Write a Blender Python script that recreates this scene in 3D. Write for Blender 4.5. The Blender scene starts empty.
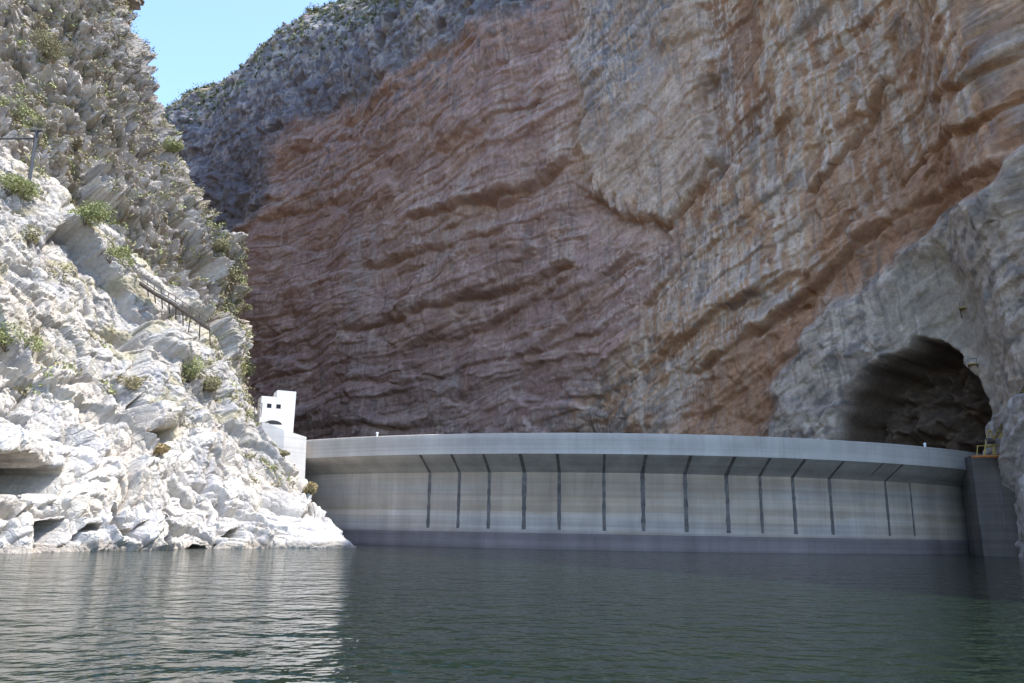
import bpy, bmesh, math, random
import numpy as np
from mathutils import Vector, Matrix

random.seed(7)
C = bpy.context.scene.collection
SC = bpy.context.scene

# ------------------------------------------------------------------ camera
PITCH, ROLL, HCAM, FPX = math.radians(13.53), math.radians(1.0), 1.88, 784.0
_f = np.array([0, math.cos(PITCH), math.sin(PITCH)])
_u0 = np.array([0, -math.sin(PITCH), math.cos(PITCH)])
_r0 = np.array([1.0, 0, 0])
_R = math.cos(ROLL) * _r0 + math.sin(ROLL) * _u0
_U = -math.sin(ROLL) * _r0 + math.cos(ROLL) * _u0
CAM = np.array([0, 0, HCAM])

def at(px, py, Y):
    """survey: a sight line measured in the photograph, taken out to ground distance Y"""
    d = _f + (px - 512) / FPX * _R + (341.5 - py) / FPX * _U
    return CAM + d * (Y / d[1])

def sight(P):
    Q = P - CAM
    d = np.maximum(Q @ _f, 0.5)
    return 512 + FPX * (Q @ _R) / d, 341.5 - FPX * (Q @ _U) / d

cam = bpy.data.cameras.new('camera')
co = bpy.data.objects.new('camera', cam); C.objects.link(co)
cam.sensor_width = 36; cam.lens = 36 * FPX / 1024; cam.clip_end = 6000; cam.clip_start = .1
co.matrix_world = Matrix(((_R[0], _U[0], -_f[0], 0), (_R[1], _U[1], -_f[1], 0), (_R[2], _U[2], -_f[2], HCAM), (0, 0, 0, 1)))
SC.camera = co

# ------------------------------------------------------------------ noise
def _hash(i, j, s):
    h = (i.astype(np.int64) * 374761393 + j.astype(np.int64) * 668265263 + s * 974634777) & 0xffffffff
    h = ((h ^ (h >> 13)) * 1274126177) & 0xffffffff
    h = ((h ^ (h >> 16)) * 2246822519) & 0xffffffff
    return ((h ^ (h >> 15)) & 0xffffff) / float(0x1000000)

def noise(x, y, s=0):
    i, j = np.floor(x), np.floor(y); u, v = x - i, y - j
    def g(di, dj):
        a = _hash(i + di, j + dj, s) * 6.2831853
        return np.cos(a) * (u - di) + np.sin(a) * (v - dj)
    fu, fv = u * u * u * (u * (u * 6 - 15) + 10), v * v * v * (v * (v * 6 - 15) + 10)
    a = g(0, 0) * (1 - fu) + g(1, 0) * fu
    b = g(0, 1) * (1 - fu) + g(1, 1) * fu
    return (a * (1 - fv) + b * fv) * 1.5

def fbm(x, y, s=0, o=4, gain=.5):
    t = 0; a = 1
    for k in range(o):
        t = t + a * noise(x * 2 ** k + 17.3 * k, y * 2 ** k - 9.1 * k, s + k); a *= gain
    return t

def blocks(x, y, s=0, tilt=.6, beta=14.0):
    """jointed rock: flat faces, each standing out by its own amount and leaning its own way, joined by short steep ramps"""
    i, j = np.floor(x), np.floor(y)
    d1 = np.full(x.shape, 9.0); d2 = np.full(x.shape, 9.0); idv = np.zeros(x.shape); sw_ = np.zeros(x.shape); sv = np.zeros(x.shape)
    for di in (-1, 0, 1):
        for dj in (-1, 0, 1):
            ci, cj = i + di, j + dj
            fx = ci + .5 + .85 * (_hash(ci, cj, s) - .5); fy = cj + .5 + .85 * (_hash(ci, cj, s + 1) - .5)
            dx, dy = x - fx, y - fy
            d = dx * dx + dy * dy
            idh = _hash(ci, cj, s + 4)
            v = (idh - .5) + tilt * ((_hash(ci, cj, s + 2) - .5) * dx + (_hash(ci, cj, s + 3) - .5) * dy) * 2
            wq = np.exp(-beta * d); sw_ += wq; sv += wq * v
            n = d < d1
            d2 = np.where(n, d1, np.minimum(d2, d)); idv = np.where(n, idh, idv); d1 = np.where(n, d, d1)
    return sv / (sw_ + 1e-12), np.sqrt(d2) - np.sqrt(d1), idv

def sst(a, b, x):
    t = np.clip((x - a) / (b - a), 0, 1); return t * t * (3 - 2 * t)

def poly_mask(px, py, poly, soft):
    inside = np.zeros(px.shape, bool); dist = np.full(px.shape, 1e9)
    n = len(poly)
    for k in range(n):
        x1, y1 = poly[k]; x2, y2 = poly[(k + 1) % n]
        if y1 != y2:
            c = ((y1 > py) != (y2 > py)) & (px < (x2 - x1) * (py - y1) / (y2 - y1) + x1); inside ^= c
        ex, ey = x2 - x1, y2 - y1
        t = np.clip(((px - x1) * ex + (py - y1) * ey) / (ex * ex + ey * ey + 1e-9), 0, 1)
        dist = np.minimum(dist, np.hypot(px - x1 - t * ex, py - y1 - t * ey))
    sd = np.where(inside, dist, -dist)
    return sst(-soft, soft, sd)

def ledge(px, py, pts, A, wu=22, wd=22, fade=14, jit=None):
    """a bedding plane: the bed above stands out, the one below is weathered back (A < 0: the reverse)"""
    xs = [p[0] for p in pts]; ys = [p[1] for p in pts]
    yl = np.interp(px, xs, ys)
    if jit is not None: yl = yl + jit
    w = sst(xs[0] - fade, xs[0] + 3, px) * (1 - sst(xs[-1] - 3, xs[-1] + fade, px))
    dy = py - yl
    return w * A * np.where(dy < 0, np.exp(np.minimum(dy, 0) / wu), np.exp(-np.maximum(dy, 0) / wd)) * -np.clip(dy / 4.0, -1, 1) - w * A * .75 * np.exp(-((dy - 3.6) / 2.0) ** 2)

def catmull(P, t):
    n = len(P); i = np.clip(np.floor(t).astype(int), 0, n - 2); f = (t - i)[:, None]
    p0, p1, p2, p3 = P[np.maximum(i - 1, 0)], P[i], P[i + 1], P[np.minimum(i + 2, n - 1)]
    return .5 * ((2 * p1) + (p2 - p0) * f + (2 * p0 - 5 * p1 + 4 * p2 - p3) * f ** 2 + (3 * p1 - p0 - 3 * p2 + p3) * f ** 3)

# ------------------------------------------------------------------ object helpers
def tag(o, label=None, cat=None, group=None, kind=None):
    if label: o['label'] = label
    if cat: o['category'] = cat
    if group: o['group'] = group
    if kind: o['kind'] = kind
    return o

def empty(name, loc, rz=0):
    o = bpy.data.objects.new(name, None); o.location = loc; o.rotation_euler = (0, 0, rz); C.objects.link(o)
    o.empty_display_size = .3
    return o

def link_mesh(name, verts, faces, mat, parent=None, smooth=False):
    me = bpy.data.meshes.new(name); me.from_pydata([tuple(map(float, v)) for v in verts], [], faces); me.validate(); me.update()
    if smooth: me.polygons.foreach_set('use_smooth', [True] * len(me.polygons))
    me.materials.append(mat)
    o = bpy.data.objects.new(name, me); C.objects.link(o)
    if parent: o.parent = parent
    return o

def bm_obj(name, bm, mat, parent=None, smooth=False):
    me = bpy.data.meshes.new(name); bm.normal_update(); bm.to_mesh(me); bm.free()
    if smooth: me.polygons.foreach_set('use_smooth', [True] * len(me.polygons))
    me.materials.append(mat)
    o = bpy.data.objects.new(name, me); C.objects.link(o)
    if parent: o.parent = parent
    return o

def add_box(bm, c, size, rz=0, bevel=0):
    M = Matrix.Translation(c) @ Matrix.Rotation(rz, 4, 'Z') @ Matrix.Diagonal((size[0], size[1], size[2], 1))
    r = bmesh.ops.create_cube(bm, size=1, matrix=M)
    if bevel:
        es = list({e for v in r['verts'] for e in v.link_edges})
        bmesh.ops.bevel(bm, geom=es, offset=bevel, segments=2, affect='EDGES', profile=.5)

def add_bar(bm, a, b, r, n=6, r2=None):
    a, b = Vector(a), Vector(b); d = b - a; L = d.length
    if L < 1e-5: return
    M = Matrix.Translation((a + b) / 2) @ d.to_track_quat('Z', 'Y').to_matrix().to_4x4()
    bmesh.ops.create_cone(bm, cap_ends=True, segments=n, radius1=r, radius2=r if r2 is None else r2, depth=L, matrix=M)

def grid_mesh(name, P, col, mat, smooth=False):
    nu, nv = P.shape[:2]
    me = bpy.data.meshes.new(name)
    idx = np.arange(nu * nv).reshape(nu, nv)
    q = np.stack([idx[1:, :-1], idx[1:, 1:], idx[:-1, 1:], idx[:-1, :-1]], -1).reshape(-1, 4) if smooth else np.stack([idx[:-1, :-1], idx[1:, :-1], idx[1:, 1:], idx[:-1, 1:]], -1).reshape(-1, 4)
    me.vertices.add(nu * nv); me.vertices.foreach_set('co', P.reshape(-1).astype(np.float32))
    me.loops.add(q.size); me.loops.foreach_set('vertex_index', q.reshape(-1).astype(np.int32))
    me.polygons.add(len(q)); me.polygons.foreach_set('loop_start', np.arange(0, q.size, 4, dtype=np.int32))
    me.update(calc_edges=True)
    me.polygons.foreach_set('use_smooth', [smooth] * len(q))
    if col is not None:
        a = me.color_attributes.new('rock', 'FLOAT_COLOR', 'POINT')
        a.data.foreach_set('color', np.concatenate([col.reshape(-1, 3), np.ones((nu * nv, 1))], 1).reshape(-1).astype(np.float32))
    me.materials.append(mat)
    o = bpy.data.objects.new(name, me); C.objects.link(o)
    return o

# ------------------------------------------------------------------ materials
def new_mat(name):
    m = bpy.data.materials.new(name); m.use_nodes = True
    nt = m.node_tree; b = nt.nodes['Principled BSDF']
    return m, nt, b

def nd(nt, t, **kw):
    n = nt.nodes.new(t)
    for k, v in kw.items(): setattr(n, k, v)
    return n

def tex_noise(nt, scale, detail=6, rough=.6, mapping=None):
    tc = nd(nt, 'ShaderNodeTexCoord'); n = nd(nt, 'ShaderNodeTexNoise')
    n.inputs['Scale'].default_value = scale; n.inputs['Detail'].default_value = detail; n.inputs['Roughness'].default_value = rough
    src = tc.outputs['Object']
    if mapping:
        mp = nd(nt, 'ShaderNodeMapping'); mp.inputs['Scale'].default_value = mapping
        nt.links.new(src, mp.inputs['Vector']); src = mp.outputs['Vector']
    nt.links.new(src, n.inputs['Vector'])
    return n.outputs['Fac']

def ramp(nt, fac, stops):
    r = nd(nt, 'ShaderNodeValToRGB')
    els = r.color_ramp.elements
    while len(els) < len(stops): els.new(.5)
    for e, (p, c) in zip(els, stops): e.position = p; e.color = (*c, 1) if len(c) == 3 else c
    nt.links.new(fac, r.inputs['Fac']); return r.outputs['Color']

def mix(nt, a, b, fac, mode='MIX'):
    m = nd(nt, 'ShaderNodeMix', data_type='RGBA', blend_type=mode)
    if isinstance(fac, (int, float)): m.inputs['Factor'].default_value = fac
    else: nt.links.new(fac, m.inputs['Factor'])
    for s, v in (('A', a), ('B', b)):
        sock = [i for i in m.inputs if i.name == s and i.type == 'RGBA'][0]
        if isinstance(v, tuple): sock.default_value = (*v, 1)
        else: nt.links.new(v, sock)
    return [o for o in m.outputs if o.type == 'RGBA'][0]

def bump(nt, b, fac, strength, dist, prev=None):
    n = nd(nt, 'ShaderNodeBump'); n.inputs['Strength'].default_value = strength; n.inputs['Distance'].default_value = dist
    nt.links.new(fac, n.inputs['Height'])
    if prev is not None: nt.links.new(prev, n.inputs['Normal'])
    nt.links.new(n.outputs['Normal'], b.inputs['Normal']); return n.outputs['Normal']

def rock_mat(name, fine=1.6, bmp=.5):
    m, nt, b = new_mat(name)
    a = nd(nt, 'ShaderNodeAttribute', attribute_name='rock')
    n1 = ramp(nt, tex_noise(nt, fine, 8, .7), [(.3, (.78, .78, .78)), (.7, (1.18, 1.18, 1.18))])
    n2 = ramp(nt, tex_noise(nt, .35, 6, .65), [(.3, (.84, .83, .85)), (.7, (1.12, 1.11, 1.08))])
    c = mix(nt, a.outputs['Color'], n1, 1.0, 'MULTIPLY'); c = mix(nt, c, n2, 1.0, 'MULTIPLY')
    nt.links.new(c, b.inputs['Base Color'])
    b.inputs['Roughness'].default_value = .92; b.inputs['Specular IOR Level'].default_value = .25
    vo = nd(nt, 'ShaderNodeTexVoronoi', feature='DISTANCE_TO_EDGE'); vo.inputs['Scale'].default_value = 1.1
    tc = nd(nt, 'ShaderNodeTexCoord'); wn = nd(nt, 'ShaderNodeTexNoise'); wn.inputs['Scale'].default_value = 1.5; wn.inputs['Detail'].default_value = 5
    nt.links.new(tc.outputs['Object'], wn.inputs['Vector'])
    va = nd(nt, 'ShaderNodeVectorMath', operation='MULTIPLY_ADD'); nt.links.new(wn.outputs['Color'], va.inputs[0]); va.inputs[1].default_value = (.6, .6, .6); nt.links.new(tc.outputs['Object'], va.inputs[2])
    nt.links.new(va.outputs[0], vo.inputs['Vector'])
    cr = ramp(nt, vo.outputs['Distance'], [(0, (0, 0, 0)), (.07, (1, 1, 1))])
    p = bump(nt, b, tex_noise(nt, 2.2, 9, .75), bmp, .22)
    p = bump(nt, b, cr, .5, .08, p)
    bump(nt, b, tex_noise(nt, 8, 5, .7), bmp, .06, p)
    return m

def plain(name, col, rough=.7, metal=0, var=.25, scale=3.0, mapping=None):
    m, nt, b = new_mat(name)
    n = ramp(nt, tex_noise(nt, scale, 6, .6, mapping), [(.3, tuple(x * (1 - var) for x in col)), (.7, tuple(min(1, x * (1 + var)) for x in col))])
    nt.links.new(n, b.inputs['Base Color']); b.inputs['Roughness'].default_value = rough; b.inputs['Metallic'].default_value = metal
    return m

def concrete(name, col, tan=None, streak=.35, band=.35, levels=None):
    m, nt, b = new_mat(name)
    lo = lambda k: (1 - k,) * 3
    hi = lambda k: (1 + k * .7,) * 3
    c = ramp(nt, tex_noise(nt, 1, 4, .6, (.012, .012, .95)), [(.32, lo(band)), (.68, hi(band))])
    c = mix(nt, c, ramp(nt, tex_noise(nt, 1, 5, .7, (.4, .4, .03)), [(.35, lo(streak)), (.65, hi(streak * .6))]), 1.0, 'MULTIPLY')
    c = mix(nt, c, ramp(nt, tex_noise(nt, .25, 6, .6), [(.3, (.86, .85, .84)), (.7, (1.1, 1.1, 1.1))]), 1.0, 'MULTIPLY')
    c = mix(nt, c, ramp(nt, tex_noise(nt, 1, 2, .5, (.02, .02, 2.4)), [(.4, (.92, .92, .92)), (.46, (1.03, 1.03, 1.03))]), .8, 'MULTIPLY')
    c = mix(nt, c, ramp(nt, tex_noise(nt, 1, 3, .7, (1.6, 1.6, .06)), [(.55, (1, 1, 1)), (.75, (.8, .78, .76))]), .7, 'MULTIPLY')
    base = col
    if tan:
        base = mix(nt, col, tan, ramp(nt, tex_noise(nt, 1, 3, .55, (.05, .05, .35)), [(.42, (0, 0, 0)), (.62, (1, 1, 1))]))
    c = mix(nt, c, base, 1.0, 'MULTIPLY')
    if levels:      # stains left by old water levels
        tc = nd(nt, 'ShaderNodeTexCoord'); sp = nd(nt, 'ShaderNodeSeparateXYZ'); nt.links.new(tc.outputs['Object'], sp.inputs[0])
        ma = nd(nt, 'ShaderNodeMath', operation='MULTIPLY_ADD'); nt.links.new(tex_noise(nt, .12, 4, .6), ma.inputs[0]); ma.inputs[1].default_value = .12; ma.inputs[2].default_value = -.06
        m2 = nd(nt, 'ShaderNodeMath', operation='MULTIPLY_ADD'); nt.links.new(sp.outputs['Z'], m2.inputs[0]); m2.inputs[1].default_value = .1; nt.links.new(ma.outputs[0], m2.inputs[2])
        c = mix(nt, c, ramp(nt, m2.outputs[0], levels), 1.0, 'MULTIPLY')
    nt.links.new(c, b.inputs['Base Color']); b.inputs['Roughness'].default_value = .85
    bump(nt, b, tex_noise(nt, 3, 6, .65), .25, .06)
    return m

M = {}
M['cliff'] = rock_mat('cliff_rock', 1.4, .4)
M['slope'] = rock_mat('slope_rock', 2.4, .42)
M['dam'] = concrete('dam_concrete', (.46, .405, .345), (.45, .36, .27), .2, .25, [(.17, (.86, .84, .85)), (.2, (1.05, 1.06, 1.1)), (.37, (1.16, 1.16, 1.18)), (.40, (1.0, .95, .89)), (.55, (1.02, .96, .9)), (.58, (.86, .85, .85)), (.8, (.97, .95, .93))])
M['crest'] = concrete('crest_concrete', (.49, .445, .395), None, .12, .12)
M['corbel'] = concrete('corbel_concrete', (.43, .40, .365), None, .2, .2)
M['band'] = concrete('wet_concrete', (.20, .165, .155), None, .25, .3)
M['joint'] = plain('joint_stain', (.13, .115, .105), .9, 0, .5, 1.2)
M['block'] = concrete('abutment_concrete', (.62, .6, .57), None, .08, .06)
M['shade_block'] = concrete('shaded_abutment_concrete', (.15, .125, .105), None, .3, .3)  # deep shade at the right end put into this concrete's colour
M['white_wall'] = plain('white_paint', (.78, .77, .76), .7, 0, .05, 2)
M['opening'] = plain('dark_opening', (.02, .02, .022), .6)
M['steel'] = plain('dark_steel', (.06, .065, .075), .6, .3)
M['rail'] = plain('brown_steel', (.11, .09, .078), .7, .2)
M['yellow'] = plain('yellow_paint', (.36, .26, .07), .6, 0, .35)
M['orange'] = plain('orange_paint', (.42, .16, .05), .6, 0, .35)
M['marker'] = plain('white_marker', (.8, .8, .78), .6, 0, .05)
M['bark'] = plain('bark', (.12, .09, .06), .9)
for nme, cl in (('leaf_green', (.30, .32, .135)), ('leaf_olive', (.27, .25, .135)), ('leaf_ochre', (.38, .30, .15)), ('leaf_dry', (.34, .30, .17)), ('leaf_dark', (.11, .13, .06))):
    m, nt, b = new_mat(nme)
    oi = tex_noise(nt, 2.5, 3)
    c = ramp(nt, oi, [(.3, tuple(x * .6 for x in cl)), (.7, tuple(x * 1.4 for x in cl))])
    nt.links.new(c, b.inputs['Base Color']); b.inputs['Roughness'].default_value = .7
    M[nme] = m

# ------------------------------------------------------------------ the great cliff
plan = np.array([(150, -60), (100, 0), (76, 45), (63, 68), (57.5, 83), (60, 97), (46, 108), (32, 122), (14, 138), (-6, 155), (-32, 178),
                 (-60, 200), (-95, 222), (-140, 240), (-220, 262), (-330, 300)], float)
top = [(0, 112), (3, 114), (5, 118), (7, 125), (8, 136), (9, 150)]           # height of the rim along the plan
sky_line = [(100, 118), (165, 107), (182, 96), (200, 86), (225, 74), (250, 60), (268, 47), (282, 39), (300, 22), (335, 0), (380, -14), (430, -45), (520, -110)]
tt = np.linspace(0, len(plan) - 1, 6000)
cu = catmull(plan, tt)
pxc = sight(np.concatenate([cu, np.full((6000, 1), 20.)], 1))[0]
front = cu[:, 1] > 55
dl = np.hypot(*np.diff(cu, axis=0).T)
inview = front[1:] & (pxc[1:] > 120) & (pxc[1:] < 1060)
wgt = np.where(inview, np.abs(np.diff(pxc)) + .12 * dl, np.minimum(dl * .5, 2))
cw = np.concatenate([[0], np.cumsum(wgt)])
NU, NV = 1060, 640
ti = np.interp(np.linspace(0, cw[-1], NU), cw, tt)
base = catmull(plan, ti)
S = np.concatenate([[0], np.cumsum(np.hypot(*np.diff(base, axis=0).T))])
sw = np.stack([np.interp(np.linspace(0, S[-1], 400), S, base[:, k]) for k in (0, 1)], 1)
tg = np.gradient(sw, axis=0)
ker = np.ones(31) / 31
tg = np.stack([np.convolve(np.pad(tg[:, k], 15, 'edge'), ker, 'valid') for k in (0, 1)], 1)
tg /= np.linalg.norm(tg, axis=1)[:, None]
tgi = np.stack([np.interp(S, np.linspace(0, S[-1], 400), tg[:, k]) for k in (0, 1)], 1)
nrm = np.stack([-tgi[:, 1], tgi[:, 0]], 1); nrm /= np.linalg.norm(nrm, axis=1)[:, None]    # towards the reservoir
lean = np.interp(ti, [0, 3, 5, 8, 9, 11, 13, 15], [.1, .12, .13, .14, .12, .05, .02, 0])
# rim heights: measured skyline at the left, unseen remainder set for its shadow edge
zt = np.interp(ti, [p[0] for p in top], [p[1] for p in top])
for k in range(NU):
    if ti[k] > 8.6:
        z = 150.
        for _ in range(8):
            h = lean[k] * z - 10
            p = np.array([base[k, 0] + nrm[k, 0] * h, base[k, 1] + nrm[k, 1] * h, z])
            px, _y = sight(p)
            py = np.interp(px, [q[0] for q in sky_line], [q[1] for q in sky_line])
            z = at(px, py, p[1])[2]
        zt[k] = z
zt[ti > 8.6] = np.clip(zt[ti > 8.6], 60, 230)
zt = np.convolve(np.pad(zt, 6, 'edge'), np.ones(13) / 13, 'valid')
NB = 26
vz = np.linspace(0, 1, NV - NB)
Z = -6 + (zt[:, None] + 6) * vz[None, :]
Sg = np.repeat(S[:, None], NV - NB, 1)
G = lambda a: np.repeat(a[:, None], NV - NB, 1)
LZ = G(lean) * Z
RB = 10 * np.clip((22 - (zt[:, None] - Z)) / 22, 0, 1) ** 2 * G(sst(8.0, 8.8, ti))      # the rim rounds back at the left
P = np.stack([G(base[:, 0]) + G(nrm[:, 0]) * LZ, G(base[:, 1]) + G(nrm[:, 1]) * LZ, Z], -1)
PX, PY = sight(P)
PX = np.where(P[..., 1] > 40, PX, 3000); 
# bed coordinate: level to the left, dipping steeply to the right
s600 = np.interp(600, pxc[::-1][:4800] if False else np.sort(pxc[front]), S[-1] - 0 * np.sort(pxc[front])) if False else None
k600 = np.argmin(np.abs(np.where(base[:, 1] > 55, sight(np.concatenate([base, np.full((NU, 1), 20.)], 1))[0], 1e6) - 600))
dS = np.maximum(0, S[k600] - Sg)                         # metres to the right of that point
B = Z - .50 * np.maximum(0, dS - 4) + 2.5 * fbm(Sg / 40, Z / 40, 5, 3) + .06 * (Sg - S[k600]).clip(0)
D = np.zeros_like(Z)
D += 3.0 * fbm(Sg / 45, Z / 60, 11, 3)
wx, wy = .5 * fbm(Sg / 7, B / 7, 21, 3), .2 * fbm(Sg / 9, B / 5, 31, 3)
v, e, i1 = blocks((Sg + wx) / 26, (B + wy) / 7.5, 41, .8, 30); D += 1.3 * v
v, e, i2 = blocks((Sg + wx) / 11, (B + wy) / 3.1, 51, .9, 40); D += .60 * v - .3 * np.exp(-e / .05) * sst(-.05, .4, noise(Sg / 9, B / 6, 57))
v, e, i3 = blocks((Sg + .6 * wx) / 4.4, (B + .6 * wy) / 1.25, 61, 1.0, 45); D += .20 * v - .12 * np.exp(-e / .06) * sst(-.05, .4, noise(Sg / 5, B / 4, 67))
v, e, i4 = blocks((Sg + .3 * wx) / 1.5, (B + .3 * wy) / .5, 71, 1.0, 45); D += .07 * v
tl0 = poly_mask(PX + 8 * fbm(Sg / 9, Z / 9, 101, 3), PY, [(90, 60), (165, 90), (335, -60), (560, -80), (528, 15), (480, 24), (430, 50), (400, 78), (345, 108), (300, 118), (270, 142), (262, 205), (236, 228), (228, 262), (160, 262)], 9)
soft_ = (1 - .55 * sst(560, 680, PX)) * (1 - .75 * tl0)
for lam, amp, sd in ((11.3, .8, 81), (4.3, .42, 85), (1.9, .15, 89), (.85, .05, 93)):     # beds, each overhanging the one below
    q = B / lam + .22 * fbm(Sg / 34, B / 9, sd, 3); fr = q - np.floor(q)
    w = sst(-.2, .3, noise(Sg / (lam * 3.2), np.floor(q) * 7.7, sd + 1))
    D += amp * w * soft_ * (np.where(fr < .07, fr / .07 - .5, .5 - (fr - .07) / .93) - .5 * np.exp(-((fr - .965) / .035) ** 2))
D += .11 * fbm(Sg / 3, Z / 3, 91, 5, .6)
v, e, _j = blocks((Sg + .6 * B + wx) / 5, (Z + wx) / 9, 951, 1.0, 40); D += .5 * v - .3 * np.exp(-e / .04)          # steep joints across the beds
v, e, _j = blocks((Sg - .3 * B + wx) / 1.8, (Z + wx) / 3.4, 961, 1.0, 40); D += .10 * v
fluted = sst(540, 640, PX); D += fluted * (.12 * fbm(Sg / 1.7, Z / 22, 971, 3) + .35 * fbm(Sg / 7, Z / 30, 981, 2))
v, e, _j = blocks((Sg + wx) / 3.4, (B + wx) / 1.9, 985, 1.2, 50); D += fluted * (.26 * v - .22 * np.exp(-e / .05))
v, e, _j = blocks((Sg + wx) / 1.3, (B + wx) / .9, 987, 1.2, 50); D += fluted * .07 * v
v, e, _j = blocks((Sg + wx) / 5, (Z + wx) / 6, 955, 1.2, 40); D += tl0 * (1.2 * v - .4 * np.exp(-e / .06))
v, e, _j = blocks((Sg + wx) / 1.9, (Z + wx) / 2.2, 957, 1.2, 40); D += tl0 * (.5 * v - .2 * np.exp(-e / .06))
jit = 5 * fbm(Sg / 10, Z / 40, 95, 3)
brk = .6 + .4 * sst(-.35, .35, fbm(Sg / 7, Z / 30, 99, 2))
L = [([(225, 237), (250, 219), (300, 206), (330, 200), (347, 189)], 1.5), ([(280, 151), (305, 144), (345, 131)], 1.0), ([(343, 117), (370, 104), (402, 89)], 1.2),
     ([(434, 57), (480, 29)], 1.4), ([(350, 176), (381, 162)], .9), ([(440, 148), (476, 130)], 1.2), ([(398, 226), (438, 208), (475, 198), (522, 186)], 1.8),
     ([(372, 264), (417, 253), (494, 228)], 1.6), ([(287, 291), (326, 276)], 1.0), ([(353, 329), (417, 312), (487, 291), (571, 266)], 1.8),
     ([(417, 345), (473, 326), (557, 281)], 1.3), ([(343, 380), (434, 379)], 1.2), ([(297, 426), (431, 424)], 1.0), ([(500, 201), (560, 168), (586, 154)], 1.8),
     ([(588, 190), (626, 216), (669, 226)], 1.6), ([(669, 226), (700, 190), (710, 168)], 1.9), ([(813, 187), (840, 158), (866, 126), (888, 80)], 2.4),
     ([(905, 182), (930, 150)], 2.0), ([(936, 100), (985, 68), (1030, 36)], 1.8), ([(930, 158), (1030, 78)], 2.2), ([(862, 242), (922, 200), (1002, 163)], 1.5),
     ([(756, 332), (806, 294), (885, 225)], 2.0), ([(700, 370), (754, 333), (802, 303)], 2.4), ([(748, 306), (802, 274)], 1.3),
     ([(600, 350), (640, 318), (690, 250)], 1.1), ([(520, 360), (600, 290), (640, 262)], .9), ([(700, 420), (760, 375), (800, 350)], 1.2), ([(740, 160), (790, 112)], 1.2)]
curt = np.zeros_like(D); fresh = np.zeros_like(D)
for pts, A in L:
    D += ledge(PX, PY, pts, A * (.55 if pts[0][0] < 600 else .5), 24, 18, 16, jit) * brk
    xs = [p[0] for p in pts]; dy = PY - np.interp(PX, xs, [p[1] for p in pts]) - jit; ww = sst(xs[0] - 25, xs[0] + 5, PX) * (1 - sst(xs[-1] - 5, xs[-1] + 25, PX)) * min(1, A / 1.8)
    curt = np.maximum(curt, ww * np.where(dy < 2, np.exp(np.minimum(dy, 0) / 40), 0)); fresh = np.maximum(fresh, ww * np.where(dy > 0, np.exp(-np.maximum(dy, 0) / 28), 0))
# the pale slab stands proud of the wall to its left, and of the red pocket to its right
pw, qw = PX + 9 * fbm(Sg / 9, Z / 9, 101, 4), PY + 7 * fbm(Sg / 9, Z / 9, 111, 4)
slab = poly_mask(pw, qw + 16 * fbm(Sg / 1.3, Z / 40, 115, 3) * sst(120, 180, PY), [(572, -60), (700, -60), (703, 60), (712, 165), (697, 192), (669, 226), (628, 212), (588, 182)], 6)
pocket = poly_mask(pw, qw, [(708, -40), (745, -40), (752, 60), (775, 120), (740, 150), (716, 175), (703, 120)], 7)
D += 1.3 * slab - 1.5 * pocket - 1.2 * poly_mask(pw, qw, [(690, 420), (700, 388), (750, 350), (810, 302), (885, 240), (1000, 165), (1060, 120), (985, 192), (930, 237), (880, 277), (830, 312), (800, 352), (775, 392), (768, 440)], 8)
butt_poly = [(1060, 120), (1030, 150), (985, 190), (930, 235), (880, 275), (830, 310), (800, 350), (775, 390), (766, 440), (760, 620), (1300, 620), (1300, 120)]
butt = poly_mask(pw, qw, butt_poly, 12); D += 1.9 * butt
orange = poly_mask(pw, qw, [(676, 430), (700, 388), (745, 350), (800, 302), (822, 258), (818, 205), (848, 160), (882, 112), (898, 150), (925, 175), (945, 135), (1060, 40), (1060, 140), (985, 190), (930, 235), (880, 275), (830, 310), (800, 350), (775, 390), (768, 440), (676, 450)], 13)
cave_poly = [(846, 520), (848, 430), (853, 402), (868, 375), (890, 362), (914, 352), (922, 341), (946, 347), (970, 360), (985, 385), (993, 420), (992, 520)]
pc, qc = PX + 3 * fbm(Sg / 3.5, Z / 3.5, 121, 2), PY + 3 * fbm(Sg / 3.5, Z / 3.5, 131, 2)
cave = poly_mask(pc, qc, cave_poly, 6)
shot = poly_mask(pw, qw, [(880, 330), (900, 268), (950, 252), (985, 280), (1004, 380), (998, 440), (980, 360), (930, 335), (895, 355)], 10) * (1 - cave)
D = D * (1 - .55 * shot)
D -= (11 + 3.5 * fbm(Sg / 3, Z / 3, 137, 4)) * cave * sst(-2, 4, Z - 4)
notch = poly_mask(PX, PY, [(930, 458), (1001, 450), (1004, 640), (930, 640)], 2.5)
D -= 2 * notch
# the near corner of rock beside the right end of the dam
corner = poly_mask(PX + 5 * fbm(Sg / 3, Z / 4, 133, 3), PY, [(1006, 620), (1008, 520), (1000, 480), (1003, 425), (1030, 395), (1300, 330), (1300, 620)], 3)
D += 2.6 * corner
fall = sst(0, .5, vz)[None, :]
D -= RB
P[..., 0] += G(nrm[:, 0]) * D; P[..., 1] += G(nrm[:, 1]) * D
v, e, _i = blocks(Sg / 2.5 + 5, Z / 2 + 3, 141, 1.0)
P[..., 2] += .25 * v

under = sst(.45, 1.1, np.gradient(D, axis=1) / np.gradient(Z, axis=1))          # undersides of ledges stay dry: no drip marks there
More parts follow.
